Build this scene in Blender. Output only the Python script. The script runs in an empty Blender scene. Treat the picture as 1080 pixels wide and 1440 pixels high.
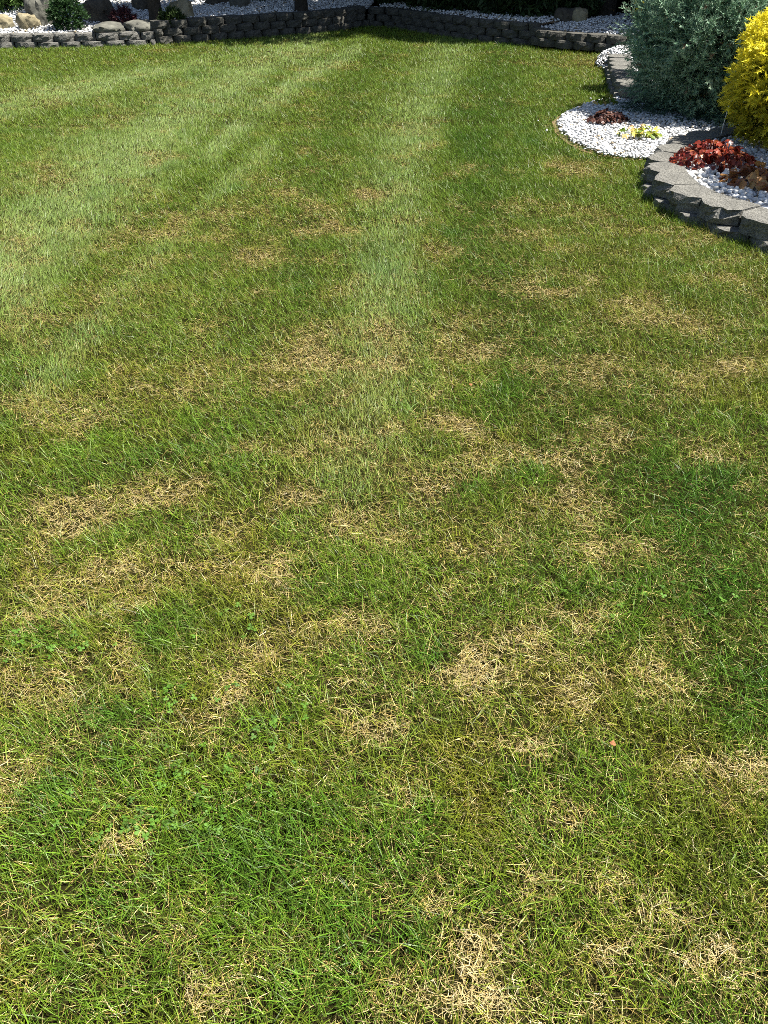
import bpy, bmesh, math, random
import numpy as np
from mathutils import Vector, noise as mnoise

# ------------------------------------------------------------------ camera, sky, sun
S = bpy.context.scene
COL = S.collection
R = math.radians
F_PX, CAM_H, PITCH = 1109.0, 1.6, R(37.3)          # focal length in photo pixels, eye height, downward tilt
cam = bpy.data.cameras.new('camera'); camo = bpy.data.objects.new('camera', cam); COL.objects.link(camo)
cam.sensor_fit = 'VERTICAL'; cam.sensor_height = 36; cam.lens = F_PX / 1440 * 36
cam.clip_start = 0.05; cam.clip_end = 2000
camo.location = (0, 0, CAM_H); camo.rotation_euler = (R(90) - PITCH, 0, 0)
S.camera = camo

SUN_AZ, SUN_EL = R(-6), R(63)                      # azimuth from +X towards +Y
sdir = Vector((math.cos(SUN_EL) * math.cos(SUN_AZ), math.cos(SUN_EL) * math.sin(SUN_AZ), math.sin(SUN_EL)))
W = bpy.data.worlds.new('World'); S.world = W; W.use_nodes = True
nt = W.node_tree; nt.nodes.clear()
sky = nt.nodes.new('ShaderNodeTexSky'); sky.sky_type = 'NISHITA'; sky.sun_disc = False
sky.sun_elevation = SUN_EL; sky.sun_rotation = R(90) - SUN_AZ
bg = nt.nodes.new('ShaderNodeBackground'); bg.inputs['Strength'].default_value = 0.05
wo = nt.nodes.new('ShaderNodeOutputWorld')
nt.links.new(sky.outputs[0], bg.inputs[0]); nt.links.new(bg.outputs[0], wo.inputs[0])
sl = bpy.data.lights.new('sun', 'SUN'); sl.energy = 4.6; sl.angle = R(0.53); sl.color = (1.0, 0.955, 0.87)
slo = bpy.data.objects.new('sun', sl); COL.objects.link(slo)
slo.rotation_euler = sdir.to_track_quat('Z', 'Y').to_euler(); slo.location = (6, 0, 9)
S.view_settings.view_transform = 'Standard'; S.view_settings.look = 'None'
S.view_settings.gamma = 1; S.view_settings.use_curve_mapping = False
S.view_settings.exposure = 1.58
S.cycles.max_bounces = 6; S.cycles.diffuse_bounces = 2; S.cycles.glossy_bounces = 2
S.cycles.transmission_bounces = 4; S.cycles.transparent_max_bounces = 4
S.cycles.use_denoising = False
S.cycles.pixel_filter_type = 'BLACKMAN_HARRIS'; S.cycles.filter_width = 0.9

# ------------------------------------------------------------------ helpers
rng = np.random.default_rng(7)
random.seed(7)
SP, CP = math.sin(PITCH), math.cos(PITCH)

def P(px, py, z=0.0):
    """photo pixel -> point on the level z"""
    a = (px - 540) / F_PX; b = (720 - py) / F_PX
    dy = CP + b * SP; dz = -SP + b * CP
    t = (z - CAM_H) / dz
    return Vector((a * t, dy * t, z))

def to_px(x, y, z=0.0):
    h = CAM_H - z
    dep = y * CP + h * SP
    up = y * SP - h * CP
    return 540 + F_PX * x / dep, 720 - F_PX * up / dep

def tag(o, label=None, cat=None, group=None, kind=None):
    if label: o['label'] = label
    if cat: o['category'] = cat
    if group: o['group'] = group
    if kind: o['kind'] = kind
    return o

def empty(name, loc, rz=0.0):
    o = bpy.data.objects.new(name, None); COL.objects.link(o)
    o.location = loc; o.rotation_euler.z = rz; o.empty_display_size = .1
    return o

def mesh_np(name, verts, faces, mat, parent=None, col=None, smooth=False):
    """faces: int array (n,k)"""
    verts = np.asarray(verts, np.float32); faces = np.asarray(faces, np.int32)
    me = bpy.data.meshes.new(name)
    n, k = faces.shape
    me.vertices.add(len(verts)); me.vertices.foreach_set('co', verts.ravel())
    me.loops.add(n * k); me.loops.foreach_set('vertex_index', faces.ravel())
    me.polygons.add(n)
    me.polygons.foreach_set('loop_start', np.arange(0, n * k, k, dtype=np.int32))
    me.polygons.foreach_set('loop_total', np.full(n, k, np.int32))
    if smooth: me.polygons.foreach_set('use_smooth', np.ones(n, bool))
    if col is not None:
        c4 = np.ones((len(verts), 4), np.float32); c4[:, :3] = col
        at = me.attributes.new('Col', 'FLOAT_COLOR', 'POINT'); at.data.foreach_set('color', c4.ravel())
    me.materials.append(mat)
    me.update(calc_edges=True)
    o = bpy.data.objects.new(name, me); COL.objects.link(o)
    if parent is not None: o.parent = parent
    return o

def mesh_py(name, verts, faces, mat, parent=None, smooth=False):
    me = bpy.data.meshes.new(name); me.from_pydata([tuple(v) for v in verts], [], faces)
    me.materials.append(mat)
    if smooth:
        for p in me.polygons: p.use_smooth = True
    me.update()
    o = bpy.data.objects.new(name, me); COL.objects.link(o)
    if parent is not None: o.parent = parent
    return o

_tabs = {}
def vnoise(x, y, seed):
    if seed not in _tabs: _tabs[seed] = np.random.default_rng(1000 + seed).random((256, 256))
    T = _tabs[seed]
    xi = np.floor(x).astype(int); yi = np.floor(y).astype(int)
    fx = x - xi; fy = y - yi
    fx = fx * fx * (3 - 2 * fx); fy = fy * fy * (3 - 2 * fy)
    a = T[xi % 256, yi % 256]; b = T[(xi + 1) % 256, yi % 256]
    c = T[xi % 256, (yi + 1) % 256]; d = T[(xi + 1) % 256, (yi + 1) % 256]
    return (a * (1 - fx) + b * fx) * (1 - fy) + (c * (1 - fx) + d * fx) * fy

def fbm(x, y, seed, octv=3):
    s = 0; a = .5; t = 0
    for i in range(octv):
        s = s + a * vnoise(x * 2 ** i, y * 2 ** i, seed + 37 * i); t += a; a *= .55
    return s / t

def in_poly(x, y, poly):
    ins = np.zeros(len(x), bool)
    n = len(poly)
    for i in range(n):
        x0, y0 = poly[i][0], poly[i][1]; x1, y1 = poly[(i + 1) % n][0], poly[(i + 1) % n][1]
        if y0 == y1: continue
        c = ((y0 > y) != (y1 > y)) & (x < (x1 - x0) * (y - y0) / (y1 - y0) + x0)
        ins ^= c
    return ins

def catmull(pts, step=.02):
    """dense resample of a 2D polyline"""
    p = [Vector((q[0], q[1])) for q in pts]
    p = [p[0] * 2 - p[1]] + p + [p[-1] * 2 - p[-2]]
    out = []
    for i in range(1, len(p) - 2):
        n = max(2, int((p[i + 1] - p[i]).length / step))
        for j in range(n):
            t = j / n
            out.append(.5 * (2 * p[i] + (p[i + 1] - p[i - 1]) * t + (2 * p[i - 1] - 5 * p[i] + 4 * p[i + 1] - p[i + 2]) * t * t
                             + (3 * p[i] - p[i - 1] - 3 * p[i + 1] + p[i + 2]) * t ** 3))
    out.append(p[-2])
    return out

def nrm(a): return a / np.maximum(np.linalg.norm(a, axis=-1, keepdims=True), 1e-9)

# ------------------------------------------------------------------ materials
def new_mat(name):
    m = bpy.data.materials.new(name); m.use_nodes = True
    t = m.node_tree; t.nodes.clear()
    out = t.nodes.new('ShaderNodeOutputMaterial')
    return m, t, out

def leafmat(name, rough=.45, transl=.3, spec=.4, use_attr=True, ramp=None, tint=1.0):
    """thin leaf: reflection + light passing through"""
    m, t, out = new_mat(name)
    pb = t.nodes.new('ShaderNodeBsdfPrincipled'); pb.inputs['Roughness'].default_value = rough
    pb.inputs['Specular IOR Level'].default_value = spec
    tr = t.nodes.new('ShaderNodeBsdfTranslucent'); mx = t.nodes.new('ShaderNodeMixShader'); mx.inputs[0].default_value = transl
    if use_attr:
        a = t.nodes.new('ShaderNodeAttribute'); a.attribute_name = 'Col'; c = a.outputs['Color']
    else:
        oi = t.nodes.new('ShaderNodeObjectInfo'); cr = t.nodes.new('ShaderNodeValToRGB')
        el = cr.color_ramp.elements
        for i, (pos, cc) in enumerate(ramp):
            e = el[i] if i < 2 else el.new(pos)
            e.position = pos; e.color = (*cc, 1)
        nz = t.nodes.new('ShaderNodeTexNoise'); nz.inputs['Scale'].default_value = 40
        tc = t.nodes.new('ShaderNodeTexCoord'); t.links.new(tc.outputs['Object'], nz.inputs['Vector'])
        ad = t.nodes.new('ShaderNodeMath'); ad.operation = 'MULTIPLY_ADD'; ad.inputs[1].default_value = .5
        sb = t.nodes.new('ShaderNodeMath'); sb.operation = 'SUBTRACT'; sb.inputs[1].default_value = .25
        t.links.new(nz.outputs[0], ad.inputs[0]); t.links.new(oi.outputs['Random'], ad.inputs[2])
        t.links.new(ad.outputs[0], sb.inputs[0]); t.links.new(sb.outputs[0], cr.inputs[0]); c = cr.outputs[0]
    t.links.new(c, pb.inputs['Base Color']); t.links.new(c, tr.inputs['Color'])
    t.links.new(pb.outputs[0], mx.inputs[1]); t.links.new(tr.outputs[0], mx.inputs[2]); t.links.new(mx.outputs[0], out.inputs[0])
    return m

def noisemat(name, ramp, scale, rough=.85, bump=.3, bscale=None, speck=None, coord='Object', detail=8, spec=.3):
    m, t, out = new_mat(name)
    pb = t.nodes.new('ShaderNodeBsdfPrincipled'); pb.inputs['Roughness'].default_value = rough
    pb.inputs['Specular IOR Level'].default_value = spec
    if coord == 'World':
        g = t.nodes.new('ShaderNodeNewGeometry'); vec = g.outputs['Position']
    else:
        tc = t.nodes.new('ShaderNodeTexCoord'); vec = tc.outputs['Object']
    nz = t.nodes.new('ShaderNodeTexNoise'); nz.inputs['Scale'].default_value = scale; nz.inputs['Detail'].default_value = detail
    nz.inputs['Roughness'].default_value = .65
    t.links.new(vec, nz.inputs['Vector'])
    cr = t.nodes.new('ShaderNodeValToRGB'); el = cr.color_ramp.elements
    for i, (pos, cc) in enumerate(ramp):
        e = el[i] if i < 2 else el.new(pos)
        e.position = pos; e.color = (*cc, 1)
    t.links.new(nz.outputs[0], cr.inputs[0]); c = cr.outputs[0]
    if speck:
        vo = t.nodes.new('ShaderNodeTexVoronoi'); vo.inputs['Scale'].default_value = speck[0]
        t.links.new(vec, vo.inputs['Vector'])
        c2 = t.nodes.new('ShaderNodeValToRGB'); e2 = c2.color_ramp.elements
        c2.color_ramp.interpolation = 'LINEAR'
        e2[0].position = .0; e2[0].color = (*speck[1], 1); e2[1].position = 1.; e2[1].color = (*speck[2], 1)
        sp = t.nodes.new('ShaderNodeSeparateColor'); t.links.new(vo.outputs['Color'], sp.inputs[0])
        t.links.new(sp.outputs[0], c2.inputs[0])
        mx = t.nodes.new('ShaderNodeMix'); mx.data_type = 'RGBA'; mx.inputs[0].default_value = speck[3]
        t.links.new(c, mx.inputs[6]); t.links.new(c2.outputs[0], mx.inputs[7]); c = mx.outputs[2]
    t.links.new(c, pb.inputs['Base Color'])
    if bump:
        n2 = t.nodes.new('ShaderNodeTexNoise'); n2.inputs['Scale'].default_value = bscale or scale * 3; n2.inputs['Detail'].default_value = 6
        t.links.new(vec, n2.inputs['Vector'])
        bp = t.nodes.new('ShaderNodeBump'); bp.inputs['Strength'].default_value = bump; bp.inputs['Distance'].default_value = .02
        t.links.new(n2.outputs[0], bp.inputs['Height']); t.links.new(bp.outputs[0], pb.inputs['Normal'])
    t.links.new(pb.outputs[0], out.inputs[0])
    return m

M = {}
M['grass'] = leafmat('grass_blades', rough=.42, transl=.20, spec=.3)
M['foliage'] = leafmat('foliage', rough=.55, transl=.25, spec=.25)
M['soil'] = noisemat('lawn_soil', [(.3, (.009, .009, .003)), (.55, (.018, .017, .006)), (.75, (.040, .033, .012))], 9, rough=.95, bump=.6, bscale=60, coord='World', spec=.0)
M['bedsoil'] = noisemat('bed_soil', [(.3, (.12, .08, .045)), (.6, (.22, .15, .085)), (.8, (.3, .22, .13))], 14, rough=.95, bump=.5, coord='World', spec=.1)
M['bedbase'] = noisemat('gravel_base', [(.3, (.18, .17, .16)), (.7, (.45, .44, .42))], 45, rough=.9, bump=.6, coord='World')
M['block'] = noisemat('split_concrete', [(.25, (.026, .026, .022)), (.5, (.068, .066, .057)), (.75, (.14, .135, .115))], 6, rough=.92, bump=.7, bscale=70,
                      speck=(190, (.018, .018, .015), (.34, .33, .30), .45))
M['blockdark'] = noisemat('shaded_concrete', [(.25, (.025, .025, .022)), (.5, (.055, .053, .046)), (.8, (.10, .095, .08))], 8, rough=.95, bump=.7, bscale=50,
                      speck=(120, (.015, .015, .012), (.15, .145, .12), .35))  # darker copy of the block concrete, wall shade put into its colour
M['pebble'] = leafmat('marble_chips', rough=.6, transl=0, spec=.3)
M['rocktan'] = noisemat('tan_boulder', [(.3, (.09, .075, .042)), (.5, (.21, .18, .11)), (.7, (.31, .28, .19))], 5, rough=.9, bump=.8, bscale=14)
M['rockgrey'] = noisemat('grey_boulder', [(.3, (.04, .04, .034)), (.5, (.095, .094, .078)), (.75, (.18, .178, .145))], 5, rough=.9, bump=.8, bscale=14)
M['rockbrown'] = noisemat('brown_boulder', [(.3, (.03, .026, .02)), (.55, (.07, .06, .045)), (.75, (.13, .115, .08))], 5, rough=.9, bump=.8, bscale=14)
M['bark'] = noisemat('bark', [(.3, (.014, .011, .008)), (.6, (.036, .029, .022)), (.8, (.065, .055, .04))], 18, rough=.95, bump=1.0, bscale=30)
M['redleaf'] = leafmat('red_leaf', .4, .3, .4, False, [(0, (.06, .007, .006)), (.4, (.15, .016, .010)), (.78, (.28, .045, .018)), (1, (.42, .15, .06))])
M['bronzeleaf'] = leafmat('bronze_leaf', .4, .3, .4, False, [(0, (.12, .035, .018)), (.35, (.26, .10, .035)), (.7, (.42, .21, .07)), (1, (.5, .33, .13))])
M['maroonleaf'] = leafmat('maroon_leaf', .45, .2, .35, False, [(0, (.035, .012, .010)), (.5, (.075, .03, .022)), (1, (.13, .06, .04))])
M['limeleaf'] = leafmat('lime_leaf', .4, .3, .4, False, [(0, (.10, .17, .02)), (.45, (.26, .32, .04)), (.75, (.5, .42, .08)), (1, (.62, .34, .16))])
M['stakewhite'] = noisemat('pale_plastic', [(.3, (.55, .55, .52)), (.7, (.8, .8, .78))], 20, rough=.5, bump=.05)
M['deadleaf'] = noisemat('dead_leaf', [(.3, (.16, .055, .02)), (.7, (.30, .13, .05))], 60, rough=.7, bump=.2)

# ------------------------------------------------------------------ plan of the garden (metres)
planter_out = [(4.2, 6.95), (3.6, 7.1)] + [P(x, y, .148)[:2] for (x, y) in [(1060,178),(991,181),(960,188),(934,200),(920,212),(914,226),(918,240),(936,259),(975,279),(1034,298),(1080,313),(1150,337)]] \
    + [(2.7, 4.12), (3.05, 3.85), (3.5, 3.65), (4.2, 3.55)]
crescent = [(1.65, 8.2), (1.76, 8.46), (1.9, 8.7), (2.18, 9.1), (2.45, 9.3), (2.62, 9.0), (2.95, 8.85), (3.4, 8.8), (3.9, 8.3), (3.8, 7.4), (3.1, 7.3), (2.66, 7.19), (2.4, 7.0),
            (2.17, 6.74), (2.1, 6.73), (1.96, 6.79), (1.82, 6.89), (1.7, 7.06), (1.63, 7.33), (1.6, 7.75)]
juniper_wall = [(2.86, 11.5), (2.76, 10.91), (2.65, 10.4), (2.55, 9.86), (2.48, 9.4), (2.52, 9.08), (2.75, 8.86), (3.1, 8.78), (3.7, 8.85), (4.4, 8.9)]
left_wall_a = [(-9.6, 12.95), (-8.0, 13.05), (-5.63, 13.32), (-4.51, 13.45), (-3.9, 13.58), (-3.42, 13.71)]
left_wall_b = [(-3.42, 13.71), (-2.65, 14.2), (-1.61, 14.85), (-.94, 15.3), (-.3, 16.15)]
back_wall = [(-.3, 16.15), (.1, 16.0), (.6, 15.3), (1.23, 14.42), (1.75, 13.95), (2.25, 13.6)]
right_wall = [(2.2, 13.75), (2.24, 13.32), (2.65, 12.99), (3.15, 12.68), (3.7, 12.38)]

# ------------------------------------------------------------------ ground sheet
xs = np.r_[-400, -60, np.linspace(-14, 14, 57), 60, 400]; ys = np.r_[-400, -40, np.linspace(-4, 26, 61), 80, 900]
gx, gy = np.meshgrid(xs, ys, indexing='ij')
gz = (fbm(gx * .8, gy * .8, 3) - .5) * .012 - .012
gv = np.stack([gx, gy, gz], -1).reshape(-1, 3)
nx, ny = gx.shape
ii, jj = np.meshgrid(np.arange(nx - 1), np.arange(ny - 1), indexing='ij')
a = (ii * ny + jj).ravel()
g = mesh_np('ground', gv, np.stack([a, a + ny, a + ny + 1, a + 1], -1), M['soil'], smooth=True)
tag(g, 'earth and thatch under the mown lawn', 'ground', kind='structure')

# ------------------------------------------------------------------ block walls
def block_mesh(p0, p1, q0, q1, z0, z1, bow, rough, rs):
    """one split-face block, local to the middle of its front foot"""
    mid = (p0 + p1) / 2
    out = (p0 + p1 - q0 - q1); out = out / out.length
    NX, NZ = 6, 3
    V = []; Fc = []; td = []
    for k in range(NZ + 1):
        w = k / NZ
        for i in range(NX + 1):
            u = i / NX
            b = p0.lerp(p1, u)
            d = bow * (1 - abs(2 * u - 1) ** 2.2)
            edge = (i in (0, NX)) * .054 + (i in (1, NX - 1)) * .014 + (k in (0, NZ)) * .009
            d += rs.uniform(-rough, rough) - edge
            uu = rs.uniform(-.007, .007) if 0 < i < NX else 0
            t = (p1 - p0).normalized()
            zz = z0 + (z1 - z0) * w + (rs.uniform(-.008, .008) if 0 < k < NZ else rs.uniform(-.005, .001) * (k == NZ))
            V.append((b.x + out.x * d + t.x * uu, b.y + out.y * d + t.y * uu, zz))
            if k == NZ: td.append(d)
    f0 = len(V)
    V += [(q0.x, q0.y, z0), (q1.x, q1.y, z0), (q0.x, q0.y, z1 - .001), (q1.x, q1.y, z1 - .001)]
    # a row just behind the broken front edge on top
    r0 = len(V)
    for i in range(NX + 1):
        u = i / NX; b = p0.lerp(p1, .02 + .96 * u)
        d = td[i] - .016 + rs.uniform(-.004, .004)
        V.append((b.x + out.x * d, b.y + out.y * d, z1))
    n1 = NX + 1
    for k in range(NZ):
        for i in range(NX):
            a = k * n1 + i; Fc.append((a, a + 1, a + 1 + n1, a + n1))
    top = NZ * n1
    for i in range(NX): Fc.append((top + i, top + i + 1, r0 + i + 1, r0 + i))
    Fc.append(tuple(r0 + i for i in range(n1)) + (f0 + 3, f0 + 2))
    Fc.append((f0, f0 + 1) + tuple(NX - i for i in range(n1)))
    Fc.append((f0, 0) + tuple(k * n1 for k in range(1, NZ + 1)) + (r0, f0 + 2))
    Fc.append((NX, f0 + 1, f0 + 3, r0 + NX) + tuple(k * n1 + NX for k in range(NZ, 0, -1)))
    Fc.append((f0 + 1, f0, f0 + 2, f0 + 3))
    org = Vector((mid.x, mid.y, z0))
    return [Vector(v) - org for v in V], Fc, org

def wall(label, pts, top, courses, side, mat, h=.1, w=.31, depth=.24, bow=.022, rough=.011, seed=1, setback=.024, ragged=0):
    """side=+1: the lawn lies to the left of the running direction"""
    rs = random.Random(seed)
    dense = catmull(pts)
    cum = [0.0]
    for i in range(1, len(dense)): cum.append(cum[-1] + (dense[i] - dense[i - 1]).length)
    L = cum[-1]
    def at(s):
        s = min(max(s, 0), L)
        lo = int(np.searchsorted(cum, s)); lo = min(max(lo, 1), len(dense) - 1)
        f = (s - cum[lo - 1]) / max(cum[lo] - cum[lo - 1], 1e-6)
        p = dense[lo - 1].lerp(dense[lo], f)
        a_ = dense[max(lo - 4, 0)]; b_ = dense[min(lo + 3, len(dense) - 1)]
        t = (b_ - a_).normalized()
        return p, Vector((-t.y, t.x)) * side            # outward normal
    p, _ = at(L / 2)
    root = tag(empty('retaining_wall', (p.x, p.y, 0)), label, 'wall')
    for c in range(courses):
        z1 = top - c * h; z0 = z1 - h + .003
        s = -(w / 2 if c % 2 else 0) - rs.uniform(0, .03)
        while s < L - .08:
            ww = w * rs.uniform(.93, 1.06)
            sa, sb = max(s, 0) + .007, min(s + ww, L) - .007
            s += ww
            if sb - sa < .07: continue
            (pa, na), (pb, nb) = at(sa), at(sb)
            off = c * setback + rs.uniform(-.007, .007) + (rs.uniform(-ragged, ragged) if ragged else 0)
            pa = pa + na * off; pb = pb + nb * (off + rs.uniform(-.006, .006))
            dz = rs.uniform(-.004, .003)
            V, Fc, org = block_mesh(pa, pb, pa - na * depth, pb - nb * depth, z0 + dz, z1 + dz, bow, rough, rs)
            o = mesh_py('block', V, Fc, mat, root)
            o.location = org - root.location
    return root

wall('curved low wall of grey speckled blocks around the red-leaved planter bed', planter_out, .148, 2, -1, M['block'], w=.32, seed=3, rough=.023, setback=.016, bow=.03)
wall('short curving grey block wall half hidden behind the blue-green juniper', juniper_wall, .16, 2, -1, M['block'], w=.31, seed=5)
wall('long two-course sunlit block wall in front of the tan boulders', left_wall_a, .17, 2, -1, M['block'], w=.32, seed=8, bow=.014)
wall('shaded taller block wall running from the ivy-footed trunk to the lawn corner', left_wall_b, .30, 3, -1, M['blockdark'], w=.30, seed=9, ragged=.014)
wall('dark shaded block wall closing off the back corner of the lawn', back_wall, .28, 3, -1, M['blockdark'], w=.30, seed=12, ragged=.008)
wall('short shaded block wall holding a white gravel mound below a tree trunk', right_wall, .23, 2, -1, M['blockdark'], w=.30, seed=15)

# ------------------------------------------------------------------ beds: earth surfaces and marble chips
def inset(poly, c, d):
    out = []
    for p in poly:
        v = Vector((c[0] - p[0], c[1] - p[1])); l = v.length
        out.append((p[0] + v.x / l * d, p[1] + v.y / l * d))
    return out

def fan_bed(label, poly, c, zedge, bump, mat):
    rings = 6; n = len(poly)
    V = [(c[0], c[1], zedge + bump)]; Fc = []
    for r in range(1, rings + 1):
        t = r / rings
        for p in poly:
            V.append((c[0] + (p[0] - c[0]) * t, c[1] + (p[1] - c[1]) * t, zedge + bump * (1 - t * t)))
    for i in range(n): Fc.append((0, 1 + i, 1 + (i + 1) % n))
    for r in range(rings - 1):
        for i in range(n):
            a = 1 + r * n + i; b = 1 + r * n + (i + 1) % n
            Fc.append((a, a + n, b + n, b))
    o = mesh_py('garden_bed', V, Fc, mat, smooth=True)
    return tag(o, label, 'garden bed', kind='structure')

def fan_points(poly, c, zedge, bump, density, shrink=1.0, wob=0):
    P2 = np.array([(p[0], p[1]) for p in poly]); C = np.array(c)
    A = P2; B = np.roll(P2, -1, 0)
    area = .5 * np.abs((A[:, 0] - C[0]) * (B[:, 1] - C[1]) - (A[:, 1] - C[1]) * (B[:, 0] - C[0]))
    N = int(area.sum() * density)
    idx = rng.choice(len(A), N, p=area / area.sum())
    t = np.sqrt(rng.random(N)) * shrink; u = rng.random(N)[:, None]
    E = A[idx] * (1 - u) + B[idx] * u
    xy = C + (E - C) * t[:, None]
    return np.c_[xy, zedge + bump * (1 - (t / shrink) ** 2)]

def strip_points(rows, density):
    """rows: list of (front Vector3, back Vector3)"""
    Fr = np.array([r[0] for r in rows]); Bk = np.array([r[1] for r in rows])
    wdt = np.linalg.norm(Fr[1:, :2] - Fr[:-1, :2], axis=1) * np.linalg.norm((Bk - Fr)[1:, :2], axis=1)
    N = int(wdt.sum() * density)
    idx = rng.choice(len(wdt), N, p=wdt / wdt.sum())
    u = rng.random(N)[:, None]; v = rng.random(N)[:, None]
    f = Fr[idx] * (1 - u) + Fr[idx + 1] * u; b = Bk[idx] * (1 - u) + Bk[idx + 1] * u
    return f * (1 - v) + b * v

# angular chip: cube with its corners knocked about, or a 20-face pebble when near
def ico():
    bm = bmesh.new(); bmesh.ops.create_icosphere(bm, subdivisions=1, radius=1)
    v = np.array([x.co[:] for x in bm.verts]); f = np.array([[q.index for q in t.verts] for t in bm.faces]); bm.free()
    return v, f
ICO_V, ICO_F = ico()
OCT_V = np.array([(1, 0, 0), (-1, 0, 0), (0, 1, 0), (0, -1, 0), (0, 0, 1), (0, 0, -1)], float)
OCT_F = np.array([(0, 2, 4), (2, 1, 4), (1, 3, 4), (3, 0, 4), (2, 0, 5), (1, 2, 5), (3, 1, 5), (0, 3, 5)])

def chips(label, pts, smin, smax, near=True, flat=.55):
    n = len(pts)
    V0, F0 = (ICO_V, ICO_F) if near else (OCT_V, OCT_F)
    m = len(V0)
    s = rng.uniform(smin, smax, n) * .5
    v = V0[None] * (1 + rng.uniform(-.28, .28, (n, m, 1)))
    v = v * np.stack([rng.uniform(.85, 1.3, n), rng.uniform(.7, 1.0, n), rng.uniform(flat * .75, flat * 1.3, n)], -1)[:, None]
    ax = rng.uniform(-.6, .6, n); az = rng.uniform(0, 2 * np.pi, n)
    y = v[..., 1] * np.cos(ax)[:, None] - v[..., 2] * np.sin(ax)[:, None]; z = v[..., 1] * np.sin(ax)[:, None] + v[..., 2] * np.cos(ax)[:, None]
    x = v[..., 0]
    X = x * np.cos(az)[:, None] - y * np.sin(az)[:, None]; Y = x * np.sin(az)[:, None] + y * np.cos(az)[:, None]
    v = np.stack([X, Y, z], -1) * s[:, None, None]
    lift = rng.uniform(.0, 1.3, n) * s
    v = v + pts[:, None, :] + np.stack([0 * lift, 0 * lift, lift], -1)[:, None]
    f = F0[None] + (np.arange(n) * m)[:, None, None]
    k = rng.random(n)[:, None]; tone = rng.uniform(.68, 1.0, n)[:, None]
    pc_ = np.where(k < .70, np.array([.70, .70, .69]), np.where(k < .90, np.array([.50, .51, .52]), np.where(k < .965, np.array([.36, .35, .33]), np.array([.34, .27, .17])))) * tone
    o = mesh_np('gravel', v.reshape(-1, 3), f.reshape(-1, 3), M['pebble'], col=np.repeat(pc_, m, 0))
    return tag(o, label, 'gravel', kind='stuff')

# crescent at lawn level
cc = (2.45, 7.95)
fan_bed('earth under the white gravel crescent beside the lawn', [(p[0] - .05, p[1] + .03) for p in crescent], cc, .004, .03, M['bedsoil'])
fan_bed('gravel floor of the white crescent', inset(crescent, cc, .05), cc, .012, .05, M['bedbase'])
def thin(pts):
    return pts
cpts = fan_points(crescent, cc, .02, .05, 3600)
cpts[:, :2] += rng.normal(0, .014, (len(cpts), 2)) + rng.normal(0, .07, (len(cpts), 2)) * (rng.random((len(cpts), 1)) < .03)
cpts = cpts[cpts[:, 0] < 3.15]
chips('bright white marble chips filling the crescent next to the lawn', cpts, .019, .035)
# stray chips on the grass edge
# planter
pin = [(p.x, p.y) for p in catmull(planter_out, .3)]
pc = (3.1, 5.6)
pin = inset(pin, pc, .17) + [(4.6, 4.4), (4.6, 6.4)]
fan_bed('gravel floor of the raised planter bed', pin, pc, .075, .03, M['bedbase'])
pp = fan_points(pin, pc, .095, .03, 2000, .995)
pp = pp[pp[:, 0] < 3.1]
chips('bluish white pebbles around the red-leaved plants in the planter', pp, .028, .048, flat=.7)
# bed behind the juniper wall, up to the short back wall
rb = inset([(p.x, p.y) for p in catmull(juniper_wall, .3)], (4.2, 10.8), .16)[::-1] + inset([(p.x, p.y) for p in catmull(right_wall[1:], .3)][::-1], (4.4, 14.2), .0)
rbed = inset([(p.x, p.y) for p in catmull(juniper_wall, .3)], (4.2, 10.8), .16)
rbed = rbed + [(6.5, 8.9), (6.5, 12.6), (3.3, 12.6), (2.95, 12.15), (2.8, 11.75)]
rc = (4.2, 10.8)
fan_bed('gravel floor of the bed behind the juniper', rbed, rc, .08, .12, M['bedbase'])
rp = fan_points(rbed, rc, .105, .12, 850)
toe = fan_points([(2.76, 11.25), (2.74, 11.6), (2.85, 12.1), (3.1, 12.6), (3.35, 12.5), (3.2, 11.6), (2.95, 11.1)], (3.0, 11.7), .02, .13, 1300)
chips('white marble chips behind the juniper spilling onto the lawn edge', np.vstack([rp[rp[:, 0] < 4.3], toe]), .028, .05, near=False)
rb2 = [(2.32, 13.7), (2.4, 13.42), (2.75, 13.14), (3.2, 12.84), (3.8, 12.5), (6.5, 12.4), (6.5, 16), (3.2, 16.2), (2.5, 14.6)]
fan_bed('gravel floor of the mound at the back', rb2, (4.0, 14.0), .18, .12, M['bedbase'])
r2 = fan_points(rb2, (4.0, 14.0), .20, .12, 900)
chips('shaded white gravel mound around the tree trunk at the back', r2[(r2[:, 0] < 5.2)], .03, .055, near=False)
# long bed on the left
rows = []
for p in catmull(left_wall_a + left_wall_b[1:], .25):
    t = min(max((p.x + 3.9) / 1.2, 0), 1); z = .145 + .095 * t
    nl = Vector((0.15 * t, 1, 0))
    rows.append((Vector((p.x, p.y + .17, z)), Vector((p.x + .6 * t, max(p.y + 3.0, 18.2), z + .28))))
Vb = [v for r in rows for v in r]
fb = [(2 * i, 2 * i + 2, 2 * i + 3, 2 * i + 1) for i in range(len(rows) - 1)]
tag(mesh_py('garden_bed', Vb, fb, M['bedbase'], smooth=True), 'gravel floor of the long rockery bed', 'garden bed', kind='structure')
lp = strip_points(rows, 900)
lp = lp[(lp[:, 0] > -8.5) & (lp[:, 1] < 17.6)]
chips('white marble chips between the boulders of the long rockery bed', lp, .032, .058, near=False)
def left_z(x, y):
    r = min(rows, key=lambda q: abs(q[0].x - x)); v = (y - r[0].y) / (r[1].y - r[0].y)
    return r[0].z + (r[1].z - r[0].z) * v
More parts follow.
